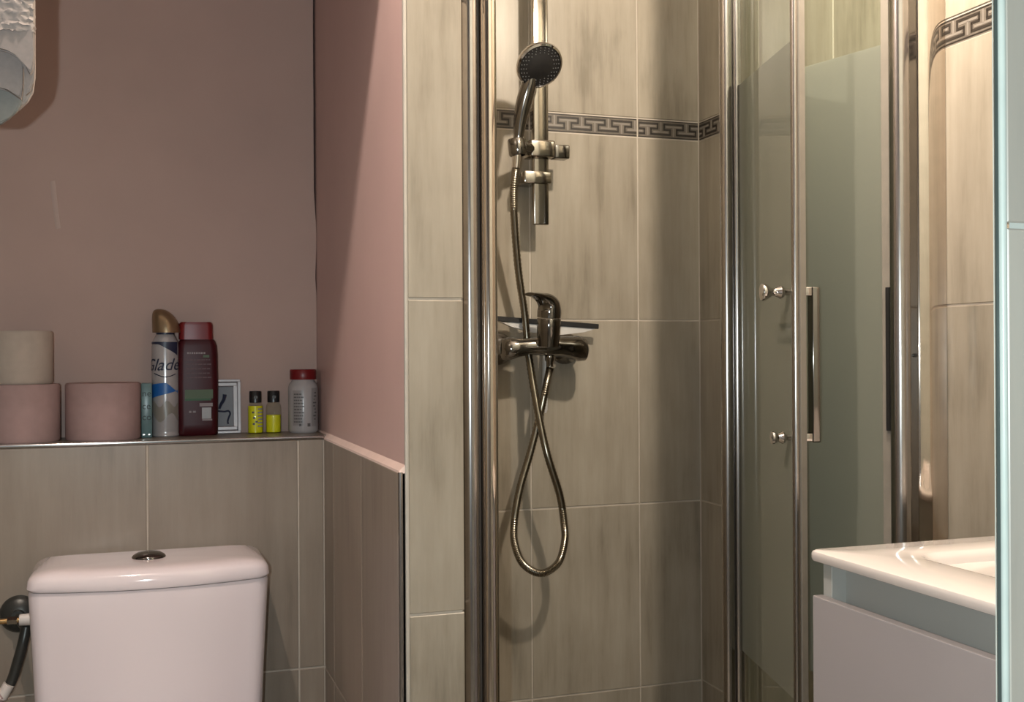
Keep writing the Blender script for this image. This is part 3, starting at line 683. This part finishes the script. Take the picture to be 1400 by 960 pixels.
hp = smooth_path([(0.7435, 2.052, 1.655), (0.7385, 2.060, 1.630), (0.7325, 2.070, 1.600), (0.7280, 2.079, 1.566), (0.7250, 2.085, 1.530), (0.7222, 2.0875, 1.498)], 6)
hr = [0.0124 + 0.0050 * math.sin(math.pi * min(1, i / 24)) - 0.0035 * (i / 30) for i in range(len(hp))]
bm = NB(); add_tube(bm, hp, hr, 18); part('handle', bm, M['dark_chrome'], t, True)
bm = NB(); add_tube(bm, [(0.7224, 2.0872, 1.500), (0.7205, 2.0875, 1.470)], [0.0105, 0.0085], 10); part('hose_nut', bm, M['chrome'], t, True)

HP = [(0.7206, 2.0875, 1.474), (0.7194, 2.1, 1.4275), (0.7258, 2.115, 1.3704), (0.7417, 2.137, 1.2685), (0.7595, 2.1500, 1.179), (0.7690, 2.1500, 1.0876), (0.7765, 2.122, 0.9815), (0.7890, 2.100, 0.8919), (0.8144, 2.098, 0.8097), (0.8246, 2.1, 0.7505), (0.8259, 2.1, 0.713), (0.8112, 2.1, 0.6691), (0.7745, 2.1, 0.6507), (0.7368, 2.1, 0.6711), (0.7183, 2.1, 0.7122), (0.717, 2.1, 0.7565), (0.7332, 2.112, 0.8215), (0.7600, 2.122, 0.8941), (0.7868, 2.128, 0.9825), (0.799, 2.124, 1.0423), (0.8025, 2.118, 1.0680)]
path = smooth_path(HP, 24); rs = []
for i in range(len(path)): rs.append(0.0082 if i % 2 else 0.0072)
bm = NB(); add_tube(bm, path, rs, 10)
tag(obj('shower_hose', bm, M['hose_metal'], None, True), 'ribbed metal shower hose crossing itself in a loop below the mixer', 'hose')

t = thing('shower_mixer', 'dark chrome single lever shower mixer on the tiled back wall', 'tap', (0.79, YS, 1.115))
bm = NB(); by = 2.118; pz = 1.1135
prof = []
xs = [0.700, 0.704, 0.715, 0.735, 0.755, 0.775, 0.800, 0.825, 0.845, 0.868, 0.884, 0.891]
rs_ = [0.012, 0.021, 0.0245, 0.020, 0.0175, 0.0185, 0.0225, 0.0205, 0.0222, 0.0265, 0.0235, 0.012]
rings = []
for x, r_ in zip(xs, rs_):
    dz = 0.008 * (abs(x - 0.79) / 0.09) ** 1.5
    rings.append([(x, by + r_ * math.cos(2 * math.pi * i / 24) * 1.05 + (0.012 * (abs(x - 0.79) / 0.09) ** 2), pz - dz + r_ * math.sin(2 * math.pi * i / 24)) for i in range(24)])
loft(bm, rings); part('body', bm, M['dark_chrome'], t, True)
for x in (0.715, 0.866):
    bm = NB(); add_lathe(bm, [(0.034, 0), (0.034, 0.004), (0.031, 0.012), (0.024, 0.022), (0.019, 0.030), (0.019, 0.07)], (x, YS, 1.108), (0, -1, 0), 30); part('escutcheon', bm, M['dark_chrome'], t, True)
bm = NB(); add_lathe(bm, [(0.0215, 0), (0.0235, 0.02), (0.0245, 0.040), (0.0245, 0.056), (0.0235, 0.0575)], (0.7905, 2.095, 1.112), (0, -0.10, 1), 30); part('cartridge_sleeve', bm, M['dark_chrome'], t, True)
# lever: a dome that sweeps over to the left into a thin tongue
bm = NB()
cen = smooth_path([(0.7905, 2.089, 1.1705), (0.7905, 2.0875, 1.183), (0.788, 2.085, 1.1955), (0.779, 2.080, 1.2055), (0.764, 2.072, 1.2115), (0.750, 2.064, 1.2145), (0.737, 2.056, 1.2155)], 5)
rad = [(0.0245, 0.0245), (0.0245, 0.0245), (0.0232, 0.0225), (0.0215, 0.015), (0.018, 0.0075), (0.0155, 0.0050), (0.0120, 0.0036)]
def lerp_r(f):
    k = min(int(f), len(rad) - 2); a = f - k; return (rad[k][0] * (1 - a) + rad[k + 1][0] * a, rad[k][1] * (1 - a) + rad[k + 1][1] * a)
rings = []
for i, p in enumerate(cen):
    tv = (cen[min(i + 1, len(cen) - 1)] - cen[max(i - 1, 0)]).normalized(); side = Vector((0.45, -0.89, 0)).normalized() * -1
    side = (side - tv * side.dot(tv)).normalized(); nn = tv.cross(side)
    ra, rb = lerp_r(i / 5); rings.append([p + side * math.cos(2 * math.pi * k / 24) * ra + nn * math.sin(2 * math.pi * k / 24) * rb for k in range(24)])
loft(bm, rings); part('lever', bm, M['dark_chrome'], t, True)
bm = NB(); add_lathe(bm, [(0.0085, 0), (0.0105, -0.004), (0.0105, -0.016), (0.0078, -0.020), (0.0078, -0.030)], (0.8025, 2.118, 1.100), (0, 0, 1), 14); part('outlet_nut', bm, M['dark_chrome'], t, True)

t = thing('squeegee', 'squeegee with long black blade hanging behind the shower mixer', 'squeegee', (0.815, 2.175, 1.16))
RS = Matrix.Rotation(math.radians(4.0), 3, 'Y'); PS = Vector((0.817, 2.178, 1.162))
bm = NB(); add_box(bm, 0.702, 0.931, 2.160, 2.168, 1.157, 1.1675, 0.001, 1, RS, PS); part('blade', bm, M['rubber'], t)
bm = NB(); pl = [(0.708, 1.1575), (0.926, 1.1575), (0.900, 1.148), (0.850, 1.139), (0.784, 1.139), (0.735, 1.148)]
add_prism(bm, pl, 'y', 2.163, 2.176)
for v_ in bm.verts: v_.co = RS @ (v_.co - PS) + PS
part('head', bm, M['squeegee'], t)
bm = NB(); add_tube(bm, smooth_path([(0.817, 2.171, 1.15), (0.816, 2.177, 1.10), (0.8135, 2.178, 1.03), (0.8125, 2.178, 0.972)], 5), [0.006] * 5 + [0.0065] * 5 + [0.007] * 5 + [0.004], 10); part('handle', bm, M['squeegee'], t, True)

# ------------------------------------------------------------------ bi-fold shower door
ZG0, ZG1, ZB0, ZB1 = 0.06, 2.09, 0.562, 1.579
W_ = Vector((1.1137, 1.420, 0)); AP = Vector((1.031, 1.752, 0)); NE = Vector((0.954, 1.450, 0))
t = thing('shower_door', 'folded frosted glass bi-fold shower door with bar handle between chrome wall profiles', 'shower door', (1.08, 1.45, 0))
def strip(bm, a, b, th, z0, z1, off=0.0):
    d = (b - a).normalized(); n = Vector((d.y, -d.x, 0)); q = [a + n * (off - th / 2), b + n * (off - th / 2), b + n * (off + th / 2), a + n * (off + th / 2)]
    loft(bm, [[(p.x, p.y, z0) for p in q], [(p.x, p.y, z1) for p in q]])
def leaf(a, b, ia, ib):
    """glass pane between the profiles: clear, frosted band, clear"""
    d = (b - a).normalized(); A_ = a + d * ia; B_ = b - d * ib
    for nm, z0, z1, mt in (('clear_pane', ZG0, ZB0, M['clear']), ('frosted_band', ZB0, ZB1, M['frost']), ('clear_pane', ZB1, ZG1, M['clear'])):
        bm = NB(); strip(bm, A_, B_, 0.004, z0, z1); part(nm, bm, mt, t)
dA = (AP - NE).normalized(); dB = (AP - W_).normalized()
leaf(NE, AP, 0.004, 0.010); leaf(W_, AP, 0.012, 0.010)
def bead(c, r_, z0, z1, mat, name, n=20):
    bm = NB(); add_lathe(bm, [(r_ - 0.001, z0), (r_, z0 + 0.001), (r_, z1 - 0.001), (r_ - 0.001, z1)], (c.x, c.y, 0), (0, 0, 1), n); return part(name, bm, mat, t, True)
# hinge posts at the fold
bead(AP + Vector((-0.028, -0.004, 0)), 0.0115, ZG0 - 0.02, ZG1 + 0.01, M['alu'], 'hinge_post')
bead(AP + Vector((-0.006, -0.002, 0)), 0.0100, ZG0 - 0.02, ZG1 + 0.01, M['alu'], 'hinge_post')
bm = NB(); strip(bm, AP + Vector((-0.028, 0.004, 0)), AP + Vector((0.004, 0.006, 0)), 0.008, ZG0 - 0.02, ZG1 + 0.01); part('hinge_seal', bm, M['dark_gap'], t)
# edge profile and milky seal at the free end, bead and seal at the wall hinge
bead(NE + Vector((-0.004, 0.0, 0)), 0.0058, ZG0, ZG1, M['alu'], 'edge_profile')
bm = NB(); strip(bm, NE + Vector((0.002, -0.002, 0)), NE + Vector((0.0155, 0.004, 0)), 0.005, ZG0, ZG1); part('edge_seal', bm, M['seal'], t)
bm = NB(); strip(bm, W_ + dB * 0.006, W_ + dB * 0.026, 0.0075, ZG0, ZG1); part('edge_seal', bm, M['seal'], t)
# wall profiles
PT, PB = 2.14, 0.03
bm = NB(); add_prism(bm, arc(1.1165, 1.4175, 0.0155, 0, 360, 22)[:-1], 'z', PB, PT); part('wall_post', bm, M['alu'], t, True)
bm = NB(); add_box(bm, 1.1285, 1.146, 1.412, 1.445, PB, PT, 0.002, 2); part('post_channel', bm, M['dark_chrome'], t)
bm = NB(); add_prism(bm, [(1.1415, 1.445)] + [(1.1908 + 0.0490 * math.cos(math.radians(q)), 1.424 + 0.0225 * math.sin(math.radians(q))) for q in range(182, 271, 8)] + [(1.1908, 1.445)], 'z', PB, PT); part('wall_profile', bm, M['profile'], t, True)
bm = NB(); add_lathe(bm, [(0.003, 0), (0.003, 0.002)], (1.1385, 1.4115, 1.092), (0, -1, 0), 12); part('screw', bm, M['black'], t)
bm = NB(); q0 = W_ + dB * 0.030; nB = Vector((-dB.y, dB.x, 0))
strip(bm, W_ + dB * 0.010 + nB * 0.006, W_ + dB * 0.0165 + nB * 0.006, 0.004, 0.975, 1.198); part('bumper', bm, M['rubber'], t)
# left wall profile: quarter-round bead, dark groove, flat channel with rounded lip
bm = NB(); add_prism(bm, [(XB + 0.0007, 1.440), (XB + 0.0007, 1.4105), (0.4105, 1.4105)] + arc(0.4215, 1.4140, 0.0115, 200, 360, 14) + [(0.433, 1.440)], 'z', PB, PT); part('wall_post', bm, M['alu'], t, True)
bm = NB(); add_box(bm, 0.4325, 0.4365, 1.415, 1.440, PB, PT); part('groove', bm, M['dark_gap'], t)
bm = NB(); add_prism(bm, [(0.436, 1.440)] + [(0.4494 + 0.0134 * math.cos(math.radians(q)), 1.4230 + 0.0160 * math.sin(math.radians(q))) for q in range(180, 361, 12)] + [(0.4628, 1.440)], 'z', PB, PT); part('wall_profile', bm, M['profile'], t, True)
# top and bottom rails of the enclosure, outside the frame
for z0, z1 in ((2.10, 2.14), (0.03, 0.055)):
    bm = NB(); add_box(bm, 0.44, 1.15, 1.410, 1.440, z0, z1, 0.003, 2); part('track', bm, M['alu'], t, True)
# bar handle on the far face, turned knobs on the near face
nA = Vector((dA.y, -dA.x, 0)); 
for i, z in enumerate((1.1915, 0.9655)):
    c = NE + dA * 0.030; c.z = z
    if i == 0: pr = [(0.0052, 0.002), (0.0052, 0.010), (0.0090, 0.013), (0.0105, 0.017), (0.0085, 0.021), (0.0062, 0.026), (0.0062, 0.031), (0.0100, 0.036), (0.0130, 0.040), (0.0138, 0.044), (0.0125, 0.047), (0.0002, 0.048)]
    else: pr = [(0.0048, 0.002), (0.0048, 0.009), (0.0085, 0.012), (0.0098, 0.015), (0.0080, 0.018), (0.0060, 0.022), (0.0085, 0.026), (0.0102, 0.029), (0.0095, 0.032), (0.0002, 0.033)]
    bm = NB(); add_lathe(bm, pr, c, -nA, 22); k = part('handle_knob', bm, M['chrome'], t, True)
bm = NB()
hb = NE + dA * 0.030 + nA * 0.036
def obox(bm, c, hx, hy, z0, z1, bev=0.002):
    rot = Matrix(((nA.x, dA.x, 0), (nA.y, dA.y, 0), (0, 0, 1)))
    add_box(bm, c.x - hx, c.x + hx, c.y - hy, c.y + hy, z0, z1, bev, 3, rot, (c.x, c.y, (z0 + z1) / 2))
obox(bm, hb, 0.0062, 0.011, 0.958, 1.199)
hd = part('bar_handle', bm, M['dark_chrome'], t, True); hd['label'] = 'chrome bar handle'
for z in (1.192, 0.9655):
    bm = NB(); obox(bm, NE + dA * 0.030 + nA * 0.018, 0.016, 0.009, z - 0.007, z + 0.007); part('handle_arm', bm, M['chrome'], hd, True)

# ------------------------------------------------------------------ vanity
t = thing('vanity_unit', 'white vanity cabinet with recessed finger grip against the right wall', 'vanity', (1.0, 0.88, 0))
VY0, VY1 = 0.60, 1.1865
bm = NB(); add_box(bm, 0.815, XR - 0.001, VY1 - 0.019, VY1 - 0.001, 0.26, 0.8355, 0.0008, 1); part('side_panel', bm, M['carcass'], t)
bm = NB(); add_box(bm, 0.815, XR - 0.001, VY0 + 0.001, VY0 + 0.019, 0.26, 0.8355, 0.0008, 1); part('side_panel', bm, M['carcass'], t)
bm = NB(); add_box(bm, 0.836, 0.852, VY0 + 0.019, VY1 - 0.019, 0.70, 0.8355); part('grip_rail', bm, M['carcass'], t)
bm = NB(); add_box(bm, 0.800, 0.814, VY0, VY1, 0.535, 0.7935, 0.0012, 2); part('drawer_front', bm, M['lacquer'], t)
bm = NB(); add_box(bm, 0.800, 0.814, VY0, VY1, 0.262, 0.520, 0.0012, 2); part('drawer_front', bm, M['lacquer'], t)
bm = NB(); add_box(bm, 0.816, XR - 0.001, VY0 + 0.019, VY1 - 0.019, 0.26, 0.276); part('bottom_panel', bm, M['carcass'], t)

t = thing('washbasin', 'glossy white washbasin top with sunken rectangular bowl on the vanity', 'washbasin', (1.0, 0.88, 0.836))
bm = NB()
def rg(x0, x1, y0, y1, r_, z): return [(x, y, z) for x, y in rrect(x0, x1, y0, y1, r_, 6)]
bx = (0.798, XR - 0.0008, VY0 - 0.006, VY1 + 0.006)
def ins(b, d): return (b[0] + d, b[1] - d * 0.3, b[2] + d, b[3] - d)
bowl = (0.893, 1.150, 0.66, 1.1165)
def insb(d, e=None): e = d if e is None else e; return (bowl[0] + d, bowl[1] - d, bowl[2] + d, bowl[3] - d)
rings = [rg(*ins(bx, .004), .010, .8362), rg(*ins(bx, .0012), .010, .8375), rg(*bx, .010, .8405), rg(*bx, .010, .8460), rg(*ins(bx, .0012), .010, .8490), rg(*ins(bx, .004), .010, .8505),
         rg(*insb(-.004), .040, .8505), rg(*insb(0), .038, .8492), rg(*insb(.006), .036, .842), rg(*insb(.018), .034, .80), rg(*insb(.035), .032, .765), rg(*insb(.06), .03, .755)]
loft(bm, rings); part('basin_top', bm, M['basin'], t, True)
bm = NB(); add_lathe(bm, [(0.022, 0), (0.022, 0.003), (0.016, 0.004), (0.001, 0.005)], (1.02, 0.89, 0.7545), n=24); part('drain', bm, M['chrome'], t, True)
